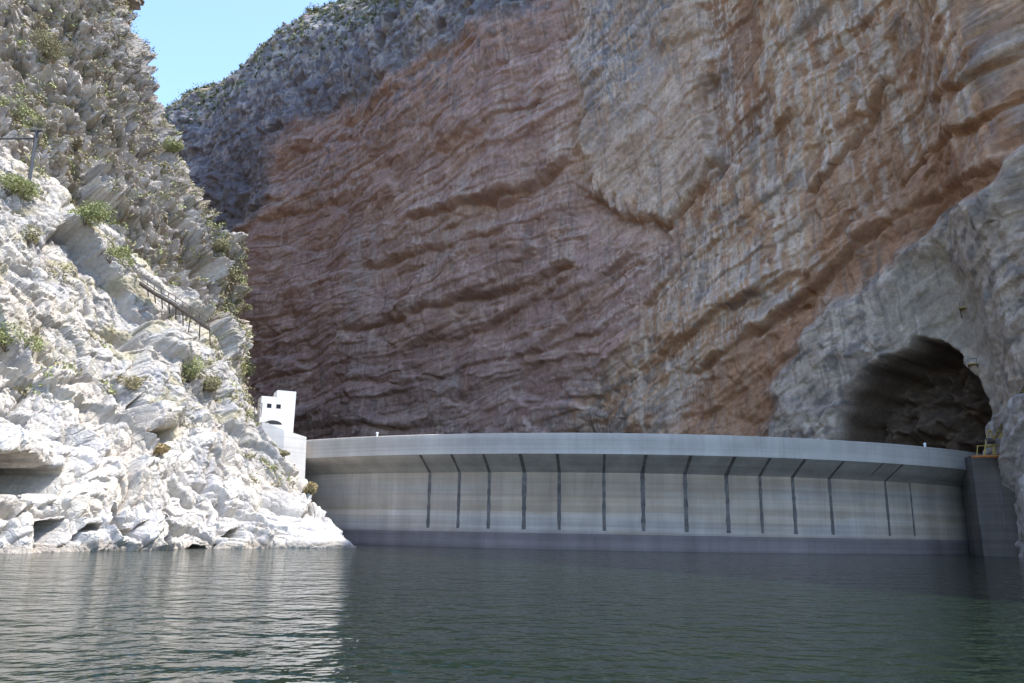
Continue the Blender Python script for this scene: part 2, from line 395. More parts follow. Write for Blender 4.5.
# rock colours (what the stone itself is: red limestone, grey weathered skin, tufa, rust stain; the cave has shade in it too)
def cc(*c): return np.array(c, float)
def over(col, c, m): return col * (1 - m[..., None]) + c * m[..., None]
n_a = fbm(Sg / 7, B / 3.0, 201, 4); n_b = fbm(Sg / 18, Z / 14, 211, 4); wv = .8 * fbm(Sg / 4, Z / 5, 223, 3); sf = 1 + .8 * sst(560, 760, PX); n_c = fbm((Sg + wv) / (1.2 * sf), Z / 11, 221, 4); n_d = fbm(Sg / 2.4, B / 1.6, 231, 4); n_e = fbm((Sg + .7 * wv) / (.6 * sf), Z / 8, 241, 3)
col = np.zeros(P.shape) + cc(.385, .275, .24)
col = over(col, cc(.43, .315, .265), sst(-.1, .5, n_b))
col = over(col, cc(.285, .18, .145), sst(.05, .6, n_a) * .7)
buff = poly_mask(pw, qw, [(570, -60), (1300, -60), (1300, 90), (940, 150), (900, 190), (862, 215), (830, 270), (745, 350), (700, 385), (680, 450), (560, 450), (625, 355), (672, 285), (690, 232), (665, 225), (625, 210), (588, 180)], 12)
col = over(col, cc(.50, .34, .225), buff)
col = over(col, cc(.37, .225, .13), buff * sst(0, .5, n_a + .4 * n_d))
col = over(col, cc(.54, .455, .37), buff * sst(.08, .5, n_c + .3 * n_b) * .8)
col = over(col, cc(.50, .415, .345), slab * .6)
bluew = poly_mask(pw, qw, [(574, -60), (690, -60), (668, 40), (640, 95), (612, 120), (598, 150), (588, 120), (576, 30)], 16)
col = over(col, cc(.25, .25, .265), bluew * sst(-.35, .45, n_c + .6 * n_d + .2))
col = over(col, cc(.28, .175, .12), pocket * .85)
col = over(col, cc(.41, .235, .135), orange * (.74 + .22 * sst(-.4, .2, n_b + .4 * n_a)))
col = over(col, cc(.29, .165, .10), orange * sst(.05, .5, n_a) * .8)
col = over(col, cc(.38, .27, .185), orange * sst(.25, .6, n_c) * .6)
col = over(col, cc(.43, .37, .30), butt * .85)
col = over(col, cc(.22, .205, .19), butt * sst(.0, .4, n_d + .4 * n_a) * .8)
col = over(col, cc(.54, .475, .39), butt * sst(.15, .5, fbm(Sg / 3, Z / 3, 251, 4)) * .8)
col = over(col, cc(.36, .26, .19), butt * sst(.2, .6, n_b) * .5 * (PX < 900))
col = over(col, cc(.37, .325, .26), shot * .9)
col = over(col, cc(.37, .225, .14), fresh * (1 - butt) * np.where(PX > 560, .75, .35) * sst(-.3, .3, n_a + .2))
col = over(col, cc(.56, .47, .385), (1 - under) * curt * sst(-.05, .3, .6 * n_e + .8 * n_c) * np.where(PX > 560, .9, .4) * (1 - .4 * orange) * (1 - cave))
# grey lichen skin: dapples along the foot of the wall and through the middle
dap = poly_mask(pw, qw, [(470, 450), (560, 400), (640, 345), (672, 285), (690, 225), (745, 160), (800, 150), (820, 190), (760, 300), (690, 360), (672, 450)], 18)
col = over(col, cc(.22, .21, .20), dap * sst(.1, .36, n_d + .5 * n_b) * .6)
upg = poly_mask(pw, qw, [(700, -60), (1300, -60), (1300, 60), (1000, 60), (900, 100), (860, 130), (820, 120)], 20)
col = over(col, cc(.25, .225, .205), upg * sst(.1, .45, fbm(Sg / 4, Z / 7, 261, 4)) * .5)
tl = poly_mask(pw, qw, [(90, 60), (165, 90), (335, -40), (560, -60), (528, 15), (480, 24), (430, 50), (400, 78), (345, 108), (300, 118), (270, 142), (262, 205), (236, 228), (228, 262), (160, 262)], 9)
tl2 = poly_mask(pw, qw, [(262, 205), (236, 228), (345, 108), (480, 24), (560, -40), (560, 20), (480, 70), (400, 130), (300, 190)], 14)
col = over(col, cc(.15, .155, .18), tl * .92)
col = over(col, cc(.21, .215, .235), tl * sst(.0, .5, n_c + .3 * n_d) * .7)
col = over(col, cc(.16, .165, .185), tl2 * sst(.1, .4, n_d + .4 * n_b) * .6)
rimd = zt[:, None] - Z
col = over(col, cc(.40, .385, .355), tl * sst(.08, .3, fbm(Sg / 2.5, Z / 3, 271, 4)) * (1 - sst(14, 50, rimd)) * .8)
col = over(col, cc(.12, .125, .055), sst(.0, .3, fbm(Sg / 5, Z / 4, 281, 4) + .25 - rimd / 26) * (PX < 560) * .8)
rt = buff * (1 - butt) * (1 - .7 * slab)
col = over(col, cc(.25, .23, .215), rt * (1 - orange) * sst(.22, .5, fbm(Sg / 5 + B / 9, B / 5, 255, 5) + .25 * n_c) * .4)
col = over(col, cc(.36, .205, .12), rt * sst(.16, .45, fbm(Sg / 9, B / 4, 257, 4)) * .7)
col = over(col, cc(.55, .46, .37), rt * (1 - .6 * orange) * sst(.12, .42, fbm(Sg / 1.6, Z / 16, 259, 4) + .3 * fbm(Sg / 12, Z / 12, 260, 2)) * .8 * (1 - under))
col = over(col, cc(.40, .24, .145), orange * (.28 + .42 * sst(-.3, .3, n_b + .5 * n_a)) * (1 - butt))
# tufa drips
drip = (1 - under) * sst(.36, .66, n_e + .7 * fbm(Sg / 10, Z / 25, 291, 3))
col = over(col, cc(.56, .48, .41), drip * (.4 + .45 * buff) * (1 - cave) * (1 - orange * .5))
dark_st = (1 - under) * sst(.5, .85, fbm(Sg / .9, Z / 16, 301, 3) + .6 * fbm(Sg / 12, Z / 20, 311, 3))
col = over(col, cc(.17, .15, .14), dark_st * .5)
for x0, y0, y1, wd in ((356, 232, 335, 5), (372, 225, 262, 3), (470, 178, 222, 2.5), (532, 78, 140, 3), (549, 88, 130, 2), (448, 372, 402, 5), (437, 375, 400, 3), (368, 270, 300, 3), (505, 95, 130, 2), (640, 20, 140, 3), (655, 10, 190, 3)):
    mm = np.exp(-((PX + 2.5 * fbm(Sg / 2, Z / 6, 321, 3) - x0) / wd) ** 2) * sst(y0 - 8, y0 + 5, PY) * (1 - sst(y1 - 25, y1 + 10, PY))
    col = over(col, cc(.42, .37, .34), mm * .6)
col = over(col, cc(.125, .088, .06), sst(.02, .4, cave) * .93)  # brown cave rock, the hollow's shade deepened in its colour
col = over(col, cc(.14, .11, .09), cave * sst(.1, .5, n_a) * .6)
col = over(col, cc(.44, .41, .38), corner * .8)
col = over(col, cc(.28, .265, .25), corner * sst(.1, .5, n_d) * .7)
col *= (1 + (1 - under) * (.16 * (i3 - .5) + .10 * (i4 - .5)) + .14 * (i2 - .5))[..., None]
col *= np.array([1.05, .985, .955])

# the plateau behind the rim
rim = P[:, -1, :]; back = []
bc = []
for k in range(1, NB + 1):
    off = 1.2 * k if k < 14 else 16 + (k - 14) * 12.0
    rise = 2.6 * (1 - math.exp(-off / 8)) * 1.0 + .12 * off
    o = rim.copy(); n1 = noise(S / 3.0, np.full(NU, off / 3.0), 401); n2 = fbm(S / 14, np.full(NU, off / 14), 402, 3)
    o[:, 0] -= nrm[:, 0] * off; o[:, 1] -= nrm[:, 1] * off; o[:, 2] += rise * np.where(ti > 8, .3, .2) + (.7 * n1 + 1.2 * n2) * min(1, k / 4)
    back.append(o); c = np.zeros((NU, 3)) + cc(.27, .26, .22)
    m = sst(-.1, .3, n1 + n2); bc.append(c * (1 - m[:, None]) + cc(.12, .125, .06) * m[:, None])
Pw = np.concatenate([P, np.stack(back, 1)], 1); Cw = np.concatenate([col, np.stack(bc, 1)], 1)
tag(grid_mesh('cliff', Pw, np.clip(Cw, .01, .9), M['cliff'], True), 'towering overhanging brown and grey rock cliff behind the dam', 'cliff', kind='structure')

# ------------------------------------------------------------------ the near rock slope on the left
def A3(*t): return [at(*q) for q in t]
cols = [
    [(-46, 18, 0), (-52, 23, 14), (-62, 32, 32), (-65, 35, 33), (-74, 40, 55), (-80, 44, 80), (-84, 47, 100), (-88, 50, 122), (-130, 60, 130)],
    A3((-40, 553, 45), (-40, 360, 54), (-40, 140, 70), (-40, 128, 74), (-40, 70, 79), (-40, 0, 84), (-40, -70, 88)) + [(-77, 92, 122), (-120, 105, 130)],
    A3((50, 552, 51.5), (50, 378, 61), (50, 196, 78), (50, 182, 82.5), (50, 110, 87), (48, 40, 92), (44, -40, 96)) + [(-66, 99, 122), (-110, 115, 130)],
    A3((110, 551, 57), (110, 408, 67), (112, 254, 83), (114, 243, 87), (108, 160, 92), (100, 70, 97), (92, -30, 101)) + [(-61, 106, 122), (-105, 125, 130)],
    A3((200, 549.5, 64.5), (203, 445, 75), (206, 344, 89), (209, 326, 93), (185, 230, 99), (140, 105, 104), (112, -25, 108)) + [(-58, 112, 122), (-100, 135, 130)],
    A3((280, 548.3, 71), (262, 470, 83), (236, 378, 94), (236, 360, 97), (217, 262, 102.5), (166, 148, 107), (108, -20, 111)) + [(-57, 115, 122), (-98, 140, 130)],
    A3((356, 547, 77), (300, 493, 88), (256, 408, 96), (247, 385, 98.5), (233, 276, 104.5), (176, 183, 109), (109, -15, 114)) + [(-56, 119, 122), (-96, 146, 130)],
    A3((300, 542, 96), (276, 485, 101), (238, 410, 108), (230, 395, 110), (212, 285, 116), (158, 172, 121), (104, -10, 126)) + [(-66, 132, 122), (-100, 160, 130)],
    [(-72, 165, -12), (-76, 166, 12), (-84, 168, 28), (-86, 168, 30), (-93, 170, 60), (-99, 172, 85), (-104, 174, 105), (-108, 176, 122), (-150, 190, 130)],
    [(-140, 215, -12), (-144, 216, 12), (-150, 217, 28), (-152, 218, 30), (-158, 220, 60), (-164, 222, 85), (-168, 224, 105), (-172, 226, 122), (-200, 240, 130)],
]
net = np.array([[np.array(p, float) for p in c] for c in cols])          # columns x rows x 3
below = net[:, :1].copy(); below[..., 2] -= 6; below[:, :, :2] -= .12 * (net[:, 1:2, :2] - net[:, :1, :2])
net = np.concatenate([below, net], 1)
cn = [60, 105, 85, 125, 115, 120, 70, 40, 20]
rn = [8, 190, 190, 18, 110, 110, 120, 50, 12]
tu = np.concatenate([k + np.arange(n) / n for k, n in enumerate(cn)] + [[len(cn)]])
tv = np.concatenate([k + np.arange(n) / n for k, n in enumerate(rn)] + [[len(rn)]])
tmp = np.stack([catmull(net[:, r], tu) for r in range(net.shape[1])], 1)
iv = np.clip(np.floor(tv).astype(int), 0, net.shape[1] - 2); fv = (tv - iv)[None, :, None]
Q = tmp[:, iv] * (1 - fv) + tmp[:, iv + 1] * fv
NU2, NV2 = Q.shape[:2]
# surface lengths as coordinates, outward direction from the smooth surface
mid = Q[:, NV2 // 3]
su = np.concatenate([[0], np.cumsum(np.linalg.norm(np.diff(mid, axis=0), axis=1))])
SU = np.repeat(su[:, None], NV2, 1)
SV = np.concatenate([np.zeros((NU2, 1)), np.cumsum(np.linalg.norm(np.diff(Q, axis=1), axis=2), axis=1)], 1)
du = np.gradient(Q, axis=0); dv = np.gradient(Q, axis=1)
N = np.cross(du, dv); N /= np.linalg.norm(N, axis=2)[..., None] + 1e-9
def smooth(a, k):
    kk = np.ones(2 * k + 1) / (2 * k + 1)
    f = lambda r: np.convolve(np.pad(r, k, 'edge'), kk, 'valid')
    return np.apply_along_axis(f, 1, np.apply_along_axis(f, 0, a))
N = np.stack([smooth(N[..., k], 12) for k in range(3)], -1); N /= np.linalg.norm(N, axis=2)[..., None] + 1e-9
if (N[:, 50, 2].mean()) < 0: N = -N
QX, QY = sight(Q)
TV = np.repeat(tv[None, :], NU2, 0)
upper = sst(3.9, 4.15, TV + .10 * fbm(SU / 5, SV / 5, 501, 3))
E = np.zeros_like(SU)
wx, wy = 1.0 * fbm(SU / 5, SV / 5, 511, 4), 1.0 * fbm(SU / 5, SV / 5, 521, 4)
lowf = 1 - upper
E += 1.4 * fbm(SU / 14, SV / 14, 531, 3) 
sh = SU + .45 * SV                                                     # joints lean back to the left
v, e, j1 = blocks((sh + wx) / 7, (SV + wy) / 8, 541, 1.1, 26); E += (1.7 * lowf + 1.9 * upper) * v - .8 * np.exp(-e / .05)
v, e, j2 = blocks((sh + wx) / (2.6), (SV + wy) / (3.2), 551, 1.3, 36); E += (.52 * lowf + .95 * upper) * v - (.3 * lowf + .5 * upper) * np.exp(-e / .07)
v, e, _j = blocks((sh + .6 * wx) / 1.5, (SV + .6 * wy) / 2.3, 565, 1.5, 42); E += upper * (.85 * v - .45 * np.exp(-e / .08))
v, e, j3 = blocks((sh + .5 * wx) / 1.1, (SV + .5 * wy) / 1.4, 561, 1.4, 40); E += (.25 * lowf + .85 * upper) * v - (.17 * lowf + .38 * upper) * np.exp(-e / .08)
v, e, j4 = blocks((sh + .3 * wx) / .5, (SV + .3 * wy) / .55, 571, 1.4, 40); E += (.10 * lowf + .34 * upper) * v - (.05 * lowf + .12 * upper) * np.exp(-e / .08)
E += (.12 + .18 * upper) * fbm(SU / 2, SV / 2, 581, 5, .6)
jj = 2.5 * fbm(SU / 3, SV / 30, 591, 3)
E += ledge(QX, QY, [(-60, 464), (0, 468), (40, 470), (60, 479)], 1.9, 16, 22, 6, jj * .5) * sst(70, 60, QX) if False else 0
slot = poly_mask(QX + jj, QY + 1.5 * fbm(SU / 1.5, SV / 1.5, 601, 3), [(-80, 462), (0, 465), (45, 467), (64, 474), (61, 488), (48, 500), (30, 496), (16, 489), (0, 494), (-80, 499)], 1.2)
HOL = 8.0 * slot; E += 1.1 * poly_mask(QX, QY, [(-80, 440), (20, 445), (60, 465), (62, 477), (40, 470), (-80, 466)], 8)
for poly, dp in (([(45, 516), (72, 516), (66, 532), (62, 550), (52, 552), (46, 532)], 2.0), ([(78, 536), (84, 528), (100, 531), (100, 536), (86, 536), (80, 543)], 1.3),
                 ([(112, 505), (118, 512), (126, 530), (146, 528), (140, 540), (120, 536), (112, 525)], 1.3), ([(158, 512), (168, 518), (168, 530), (158, 530)], 1.2),
                 ([(186, 545), (200, 538), (216, 540), (214, 550), (186, 550)], 1.8), ([(228, 530), (242, 526), (246, 540), (232, 550), (226, 545)], 1.6),
                 ([(155, 548), (164, 540), (166, 550)], 1.2), ([(236, 512), (252, 516), (262, 522), (250, 524)], .9), ([(146, 430), (172, 432), (174, 438), (163, 440), (162, 452), (156, 440)], 1.6),
                 ([(140, 395), (146, 392), (148, 425), (142, 420)], 1.0), ([(178, 400), (184, 398), (184, 418), (178, 418)], 1.0)):
    HOL = HOL + 2.0 * dp * poly_mask(QX + 1.5 * fbm(SU / 1.2, SV / 1.2, 611, 3), QY + 1.2 * fbm(SU / 1.2, SV / 1.2, 621, 3), poly, 1.5)
E += 1.6 * poly_mask(QX, QY, [(146, 345), (166, 338), (180, 365), (182, 400), (172, 430), (148, 428), (140, 385)], 6)
E += 2.0 * ledge(QX, QY, [(-40, 362), (40, 378), (90, 402), (150, 446)], -.6, 30, 24, 10, jj)
E -= .9 * np.exp(-((TV - 3.55) / .6) ** 2) * 0
tip = np.clip(np.hypot(Q[..., 0] - net[6, 1, 0], Q[..., 1] - net[6, 1, 1]) / 9, .12, 1)
E *= tip
E *= sst(-.5, 1.0, TV) * .85 + .15
Nh = N * np.array([1, 1, 0]); Nh /= np.linalg.norm(Nh, axis=2)[..., None] + 1e-9
Q = Q + N * E[..., None] - Nh * HOL[..., None]
# colours: bleached limestone below the path, mottled grey-brown rock above
m1, m2, m3, m4 = fbm(SU / 6, SV / 6, 701, 4), fbm(SU / 2, SV / 2, 711, 4), fbm(SU / 1.0, SV / 7, 721, 4), fbm(SU / 12, SV / 9, 731, 3)
lc = np.zeros(Q.shape) + cc(.58, .55, .505)
hi2 = sst(1.7, 2.3, TV + .25 * m1)
lc = over(lc, cc(.42, .395, .355), hi2 * .8)
lc = over(lc, cc(.36, .35, .34), (.35 + .65 * hi2) * sst(.1, .5, m2 + .4 * m1) * .7)
lc = over(lc, cc(.40, .40, .42), lowf * sst(.2, .55, m3) * .5)
lc = over(lc, cc(.50, .44, .36), lowf * sst(.2, .5, m4) * .45)
lc = over(lc, cc(.33, .30, .19), hi2 * lowf * sst(.22, .5, fbm(SU / 5, SV / 3, 741, 4)) * .65)
wetl = 1 - sst(.25, .75, Q[..., 2] + .3 * m2)
lc = over(lc, cc(.27, .235, .185), wetl * .7)
uc = np.zeros(Q.shape) + cc(.47, .43, .38)
uc = over(uc, cc(.30, .26, .215), sst(-.15, .3, m2) * .85)
uc = over(uc, cc(.47, .43, .39), sst(.1, .5, m1 - .3 * m2) * .7)
uc = over(uc, cc(.31, .24, .18), sst(.2, .5, m4) * .45)
uc = over(uc, cc(.21, .18, .12), sst(.22, .45, fbm(SU / 3, SV / 3, 751, 4) + .2 * noise(SU / 15, SV / 15, 761) + .12 * sst(80, 230, QX)) * .75)
lc = over(lc, uc, upper)
lc *= (1 + .2 * (j3 - .5) + .16 * (j4 - .5) + .12 * (j2 - .5))[..., None]
tag(grid_mesh('rock_slope', Q, np.clip(lc, .01, .85), M['slope']), 'sunlit white and grey rock slope rising from the water on the left', 'rock slope', kind='structure')
RX, RY = sight(Q); RD = (Q - CAM) @ _f

def on_slope(px, py, r=2.2):
    d = np.hypot(RX - px, RY - py); m = d < r
    if not m.any():
        k = np.argmin(d); return Q.reshape(-1, 3)[k]
    k = np.argmin(np.where(m, RD, 1e9)); return Q.reshape(-1, 3)[k]
def on_cliff(px, py):
    X2, Y2 = sight(Pw); d = np.hypot(X2 - px, Y2 - py); d = np.where(Pw[..., 1] < 40, 1e9, d)
    m = d < 2.5; dd = (Pw - CAM) @ _f
    k = np.argmin(np.where(m, dd, 1e9)) if m.any() else np.argmin(d)
    return Pw.reshape(-1, 3)[k]

# ------------------------------------------------------------------ water
def make_water():
    m, nt, b = new_mat('reservoir_water')
    b.inputs['Base Color'].default_value = (.008, .0175, .0105, 1); b.inputs['Roughness'].default_value = .06; b.inputs['IOR'].default_value = 1.333
    p = bump(nt, b, tex_noise(nt, 1, 2, .5, (.4, .5, 1)), 1.0, .28)
    p = bump(nt, b, tex_noise(nt, 1, 2, .5, (1.35, 1.5, 1)), 1.0, .2, p)
    bump(nt, b, tex_noise(nt, 1, 2, .5, (3.8, 4, 1)), 1.0, .06, p)
    o = link_mesh('water', [(-900, -900, 0), (900, -900, 0), (900, 900, 0), (-900, 900, 0)], [(0, 1, 2, 3)], m)
    tag(o, 'rippled dark green reservoir water in front of the dam', 'water', kind='structure')
make_water()

# ------------------------------------------------------------------ the dam
AX, AY, AR = 15.245, 152.68, 67.78
ZC, ZB, ZK, OV = 12.0, 9.806, 8.033, 2.647
def arc(a, r, z): return (AX + r * math.sin(a), AY - r * math.cos(a), z)
A0, A1 = -.745, .66
def sweep(name, prof, mat, parent, n=150, a0=A0, a1=A1):
    vs, fs = [], []; k = len(prof)
    for i in range(n + 1):
        a = a0 + (a1 - a0) * i / n
        vs += [arc(a, r, z) for r, z in prof]
    for i in range(n):
        for j in range(k):
            j2 = (j + 1) % k
            fs.append((i * k + j, i * k + j2, (i + 1) * k + j2, (i + 1) * k + j))
    fs.append(tuple(range(k))); fs.append(tuple(n * k + j for j in reversed(range(k))))
    me = link_mesh(name, vs, fs, mat, parent)
    bm = bmesh.new(); bm.from_mesh(me.data); bmesh.ops.recalc_face_normals(bm, faces=bm.faces); bm.to_mesh(me.data); bm.free()
    return me
dam = empty('arch_dam', (0, 0, 0))
tag(dam, 'long curved grey concrete arch dam with overhanging crest and dark vertical joints', 'dam')
R = AR
sweep('face', [(R, 1.62), (R, ZK), (R - 5, ZK), (R - 5, 1.62)], M['dam'], dam)
sweep('waterline_band', [(R + .3, -8), (R + .3, 1.45), (R + .12, 1.6), (R - 5.1, 1.6), (R - 5.1, -8)], M['band'], dam)
sweep('corbel', [(R + .004, ZK + .01), (R + OV - .03, ZB - .01), (R - 4.5, ZB - .01), (R - 4.9, ZK + .01)], M['corbel'], dam)
sweep('crest', [(R + OV, ZB), (R + OV, ZC - .06), (R + OV - .06, ZC), (R - 3.0, ZC), (R - 3.0, ZB)], M['crest'], dam)
rng = random.Random(3)
def ang_at(px, r, z):
    best = min(((abs(sight(np.array(arc(a, r, z)))[0] - px), a) for a in np.linspace(A0, A1, 900))); return best[1]
for px, part in ((430, 3), (460, 3), (490, 3), (524.6, 3), (559.7, 3), (604, 3), (642.7, 3), (685, 3), (726, 3), (759.4, 3), (791.9, 3), (828.7, 3), (866, 2), (884.8, 3), (909.7, 1)):
    a = ang_at(px, R, ZK); bm = bmesh.new()
    w0 = .135 + .06 * rng.random()
    pr = []
    if part & 2: pr += [(R + OV - .01, ZB - .04, .8), (R + OV * .5, (ZK + ZB) / 2, .8)]
    if part != 2: pr += [(R + .015, ZK - .01, 1)]
    else: pr += [(R + OV * .25, ZK + .45, .5)]
    if part & 1:
        zz = ZK
        while zz > 2.1:
            zz -= .55; pr.append((R + .015, max(zz, 1.66), .8 + .5 * rng.random()))
    rows = []
    for r, z, s in pr:
        s *= 1 if part == 3 else .6
        q = []
        for sd, rr in ((-1, r + .02), (1, r + .02), (1, r - .2), (-1, r - .2)):
            aa = a + sd * w0 * s * (1 + .25 * rng.random()) / R
            q.append(bm.verts.new(arc(aa, rr, z)))
        rows.append(q)
    for p0, p1 in zip(rows, rows[1:]):
        for k in range(4): bm.faces.new((p0[k], p0[(k + 1) % 4], p1[(k + 1) % 4], p1[k]))
    bm.faces.new(rows[0]); bm.faces.new(rows[-1][::-1]); bmesh.ops.recalc_face_normals(bm, faces=bm.faces)
    bm_obj('joint', bm, M['joint'], dam)

# wing wall at the left end
def wing():
    t = empty('abutment_block', (-26.5, 96, 0)); tag(t, 'sunlit white concrete abutment block at the left end of the dam', 'abutment')
    cr = np.array([at(306.5, 437, 92.2), at(284, 430, 90.0), at(262, 421.5, 89.2)])
    bot = np.array([at(304, 500, 92.0), at(283, 505, 89.8), at(261, 508, 89.0)])
    back = np.array([-3.2, 6.0, 0])
    vs = list(cr) + list(bot) + [c + back for c in cr] + [c + back for c in bot]
    fs = [(0, 1, 4, 3), (1, 2, 5, 4), (6, 9, 10, 7), (7, 10, 11, 8), (0, 6, 7, 1), (1, 7, 8, 2), (0, 3, 9, 6), (2, 8, 11, 5), (3, 4, 10, 9), (4, 5, 11, 10)]
    vs = [v - np.array([-26.5, 96, 0]) for v in vs]
    o = link_mesh('wall', vs, fs, M['block'], t)
    bm = bmesh.new(); bm.from_mesh(o.data); bmesh.ops.recalc_face_normals(bm, faces=bm.faces); bm.to_mesh(o.data); bm.free()
wing()
def right_block():
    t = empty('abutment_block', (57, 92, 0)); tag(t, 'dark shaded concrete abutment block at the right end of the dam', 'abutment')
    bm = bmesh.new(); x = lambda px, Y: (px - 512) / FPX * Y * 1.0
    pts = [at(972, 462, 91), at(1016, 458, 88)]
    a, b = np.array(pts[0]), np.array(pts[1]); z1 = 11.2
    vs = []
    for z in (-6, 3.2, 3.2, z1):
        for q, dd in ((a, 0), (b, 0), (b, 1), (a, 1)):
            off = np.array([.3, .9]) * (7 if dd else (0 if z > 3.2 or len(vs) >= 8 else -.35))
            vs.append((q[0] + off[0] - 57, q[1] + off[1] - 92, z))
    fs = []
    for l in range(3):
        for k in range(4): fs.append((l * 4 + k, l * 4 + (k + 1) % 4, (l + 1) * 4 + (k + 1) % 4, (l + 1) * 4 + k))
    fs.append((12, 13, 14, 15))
    bm.free(); link_mesh('wall', vs, fs, M['shade_block'], t)
    bm = bmesh.new(); m_ = (a + b) / 2 - np.array([57, 92, 0]); rz = math.atan2(b[1] - a[1], b[0] - a[0])
    add_box(bm, (m_[0] + .3 * 1, m_[1] - .12, 6.5), (.16, .3, 8.6), rz); bm_obj('joint', bm, M['joint'], t)
right_block()

# ------------------------------------------------------------------ gatehouse
def gatehouse():
    Yd = 97.0; rz = math.radians(26)
    o0 = at(276, 428, Yd); t = empty('gatehouse', tuple(o0), rz); tag(t, 'small white stepped concrete gatehouse with two square windows above the left end of the dam', 'gatehouse')
    s = Yd / FPX; W1, W2, D = 14.5 * s, 19 * s, 2.6
    zt1, zt2, zb = (428 - 398) * s * 1.02, (428 - 391) * s * 1.02, -1.2
    xl = -16.5 * s
    bm = bmesh.new()
    def wall_with_holes(x0, x1, z0, z1, holes, y0, y1):
        xs = sorted({x0, x1, *[h[0] for h in holes], *[h[1] for h in holes]}); zs = sorted({z0, z1, *[h[2] for h in holes], *[h[3] for h in holes]})
        for a, b in zip(xs, xs[1:]):
            for c, d in zip(zs, zs[1:]):
                if any(h[0] <= a and b <= h[1] and h[2] <= c and d <= h[3] for h in holes): continue
                add_box(bm, ((a + b) / 2, (y0 + y1) / 2, (c + d) / 2), (b - a, y1 - y0, d - c))
    wx1, wx2 = (265.3 - 276) * s, (269.8 - 276) * s; vx1, vx2 = (274.4 - 276) * s, (279 - 276) * s; z1, z2 = (428 - 408.5) * s, (428 - 404) * s
    xm = xl + W1
    bm2 = bmesh.new()
    wall_with_holes(xl, xm, zb, zt1, [(wx1, wx2, z1, z2)], 0, .25)
    wall_with_holes(xm + .002, xm + W2, zb, zt2, [(vx1, vx2, z1, z2)], -.02, .25)
    add_box(bm, ((xl + xm) / 2, D / 2 + .127, (zb + zt1 - .02) / 2), (W1 - .02, D - .25, zt1 - .02 - zb))
    add_box(bm, (xm + W2 / 2 + .002, D / 2 + .127, (zb + zt2 - .02) / 2), (W2 - .02, D - .25, zt2 - .02 - zb))
    bm2.free()
    bmesh.ops.remove_doubles(bm, verts=bm.verts, dist=.0005)
    bm_obj('wall', bm, M['white_wall'], t)
    for x0, x1, z0, z3, zz in ((xl, xm - .01, zt1, zt1, 0), (xm, xm + W2, zt2, zt2, 0)):
        b = bmesh.new(); add_box(b, ((x0 + x1) / 2, D / 2, z0 + .02), (x1 - x0 - .03, D - .1, .10)); bm_obj('roof', b, M['white_wall'], t)
    for a, b_ in ((wx1, wx2), (vx1, vx2)):
        b = bmesh.new(); add_box(b, ((a + b_) / 2, .2, (z1 + z2) / 2), (b_ - a + .02, .08, z2 - z1 + .02)); bm_obj('window', b, M['opening'], t)
    b = bmesh.new(); n = 14; cx, rx, zc, rzv = (273 - 276) * s, 8.5 * s, (428 - 424.5) * s, 4.0 * s
    f = [b.verts.new((cx + rx * math.cos(math.pi * k / n), -.035, zc + rzv * math.sin(math.pi * k / n))) for k in range(n + 1)]
    b.faces.new(f); r = bmesh.ops.extrude_face_region(b, geom=b.faces[:]); bmesh.ops.translate(b, verts=[v for v in r['geom'] if isinstance(v, bmesh.types.BMVert)], vec=(0, .08, 0))
    bmesh.ops.recalc_face_normals(b, faces=b.faces); bm_obj('arched_opening', b, M['opening'], t)
gatehouse()

# ------------------------------------------------------------------ steelwork
def to_local(o, p): return Vector(p) - Vector(o)
def towards_cam(p, d):
    v = CAM - p; return p + v / np.linalg.norm(v) * d

def catwalk():
    k = [(140, 281), (156, 292), (172, 301), (188, 312), (210, 327)]
    pts = [on_slope(*q) for q in k]
    Y0 = min(p[1] for p in pts) - .6
    Y1 = np.linspace(Y0 - 1.0, Y0 + 2.5, len(k))
    pts = [at(q[0], q[1], y) for q, y in zip(k, Y1)]
    o0 = pts[0]; t = empty('catwalk', tuple(o0)); tag(t, 'dark steel catwalk on slanted struts descending across the left cliff', 'catwalk')
    bd, bh = bmesh.new(), bmesh.new()
    side = np.array([-.5, .85, 0]) * .9
    for a, b in zip(pts, pts[1:]):
        m = [to_local(o0, p) for p in (a, b, b + side, a + side)]
        vs = [bd.verts.new(v) for v in m] + [bd.verts.new(v - Vector((0, 0, .22))) for v in m]
        for f in ((0, 1, 2, 3), (7, 6, 5, 4), (0, 4, 5, 1), (1, 5, 6, 2), (2, 6, 7, 3), (3, 7, 4, 0)): bd.faces.new([vs[i] for i in f])
        for h in (.5, 1.0):
            z = np.array([0, 0, h]); add_bar(bh, to_local(o0, a + side + z), to_local(o0, b + side + z), .04)
    bm_obj('deck', bd, M['rail'], t); bm_obj('handrail', bh, M['rail'], t)
    rr = random.Random(5)
    for f in np.linspace(.12, 1, 9):
        p = np.array([np.interp(f * (len(k) - 1), range(len(k)), [q[i] for q in pts]) for i in range(3)])
        b = bmesh.new(); add_bar(b, to_local(o0, p + side), to_local(o0, p + side + np.array([0, 0, 1.03])), .045); bm_obj('post', b, M['rail'], t)
        Lh = .4 + 1.5 * f ** .8 * (1 if f < .99 else .8)
        b = bmesh.new(); add_bar(b, to_local(o0, p - np.array([0, 0, .2])), to_local(o0, p + np.array([-.45 + .3 * rr.random(), 1.0, -.2 - Lh])), .07); bm_obj('strut', b, M['rail'], t)
catwalk()

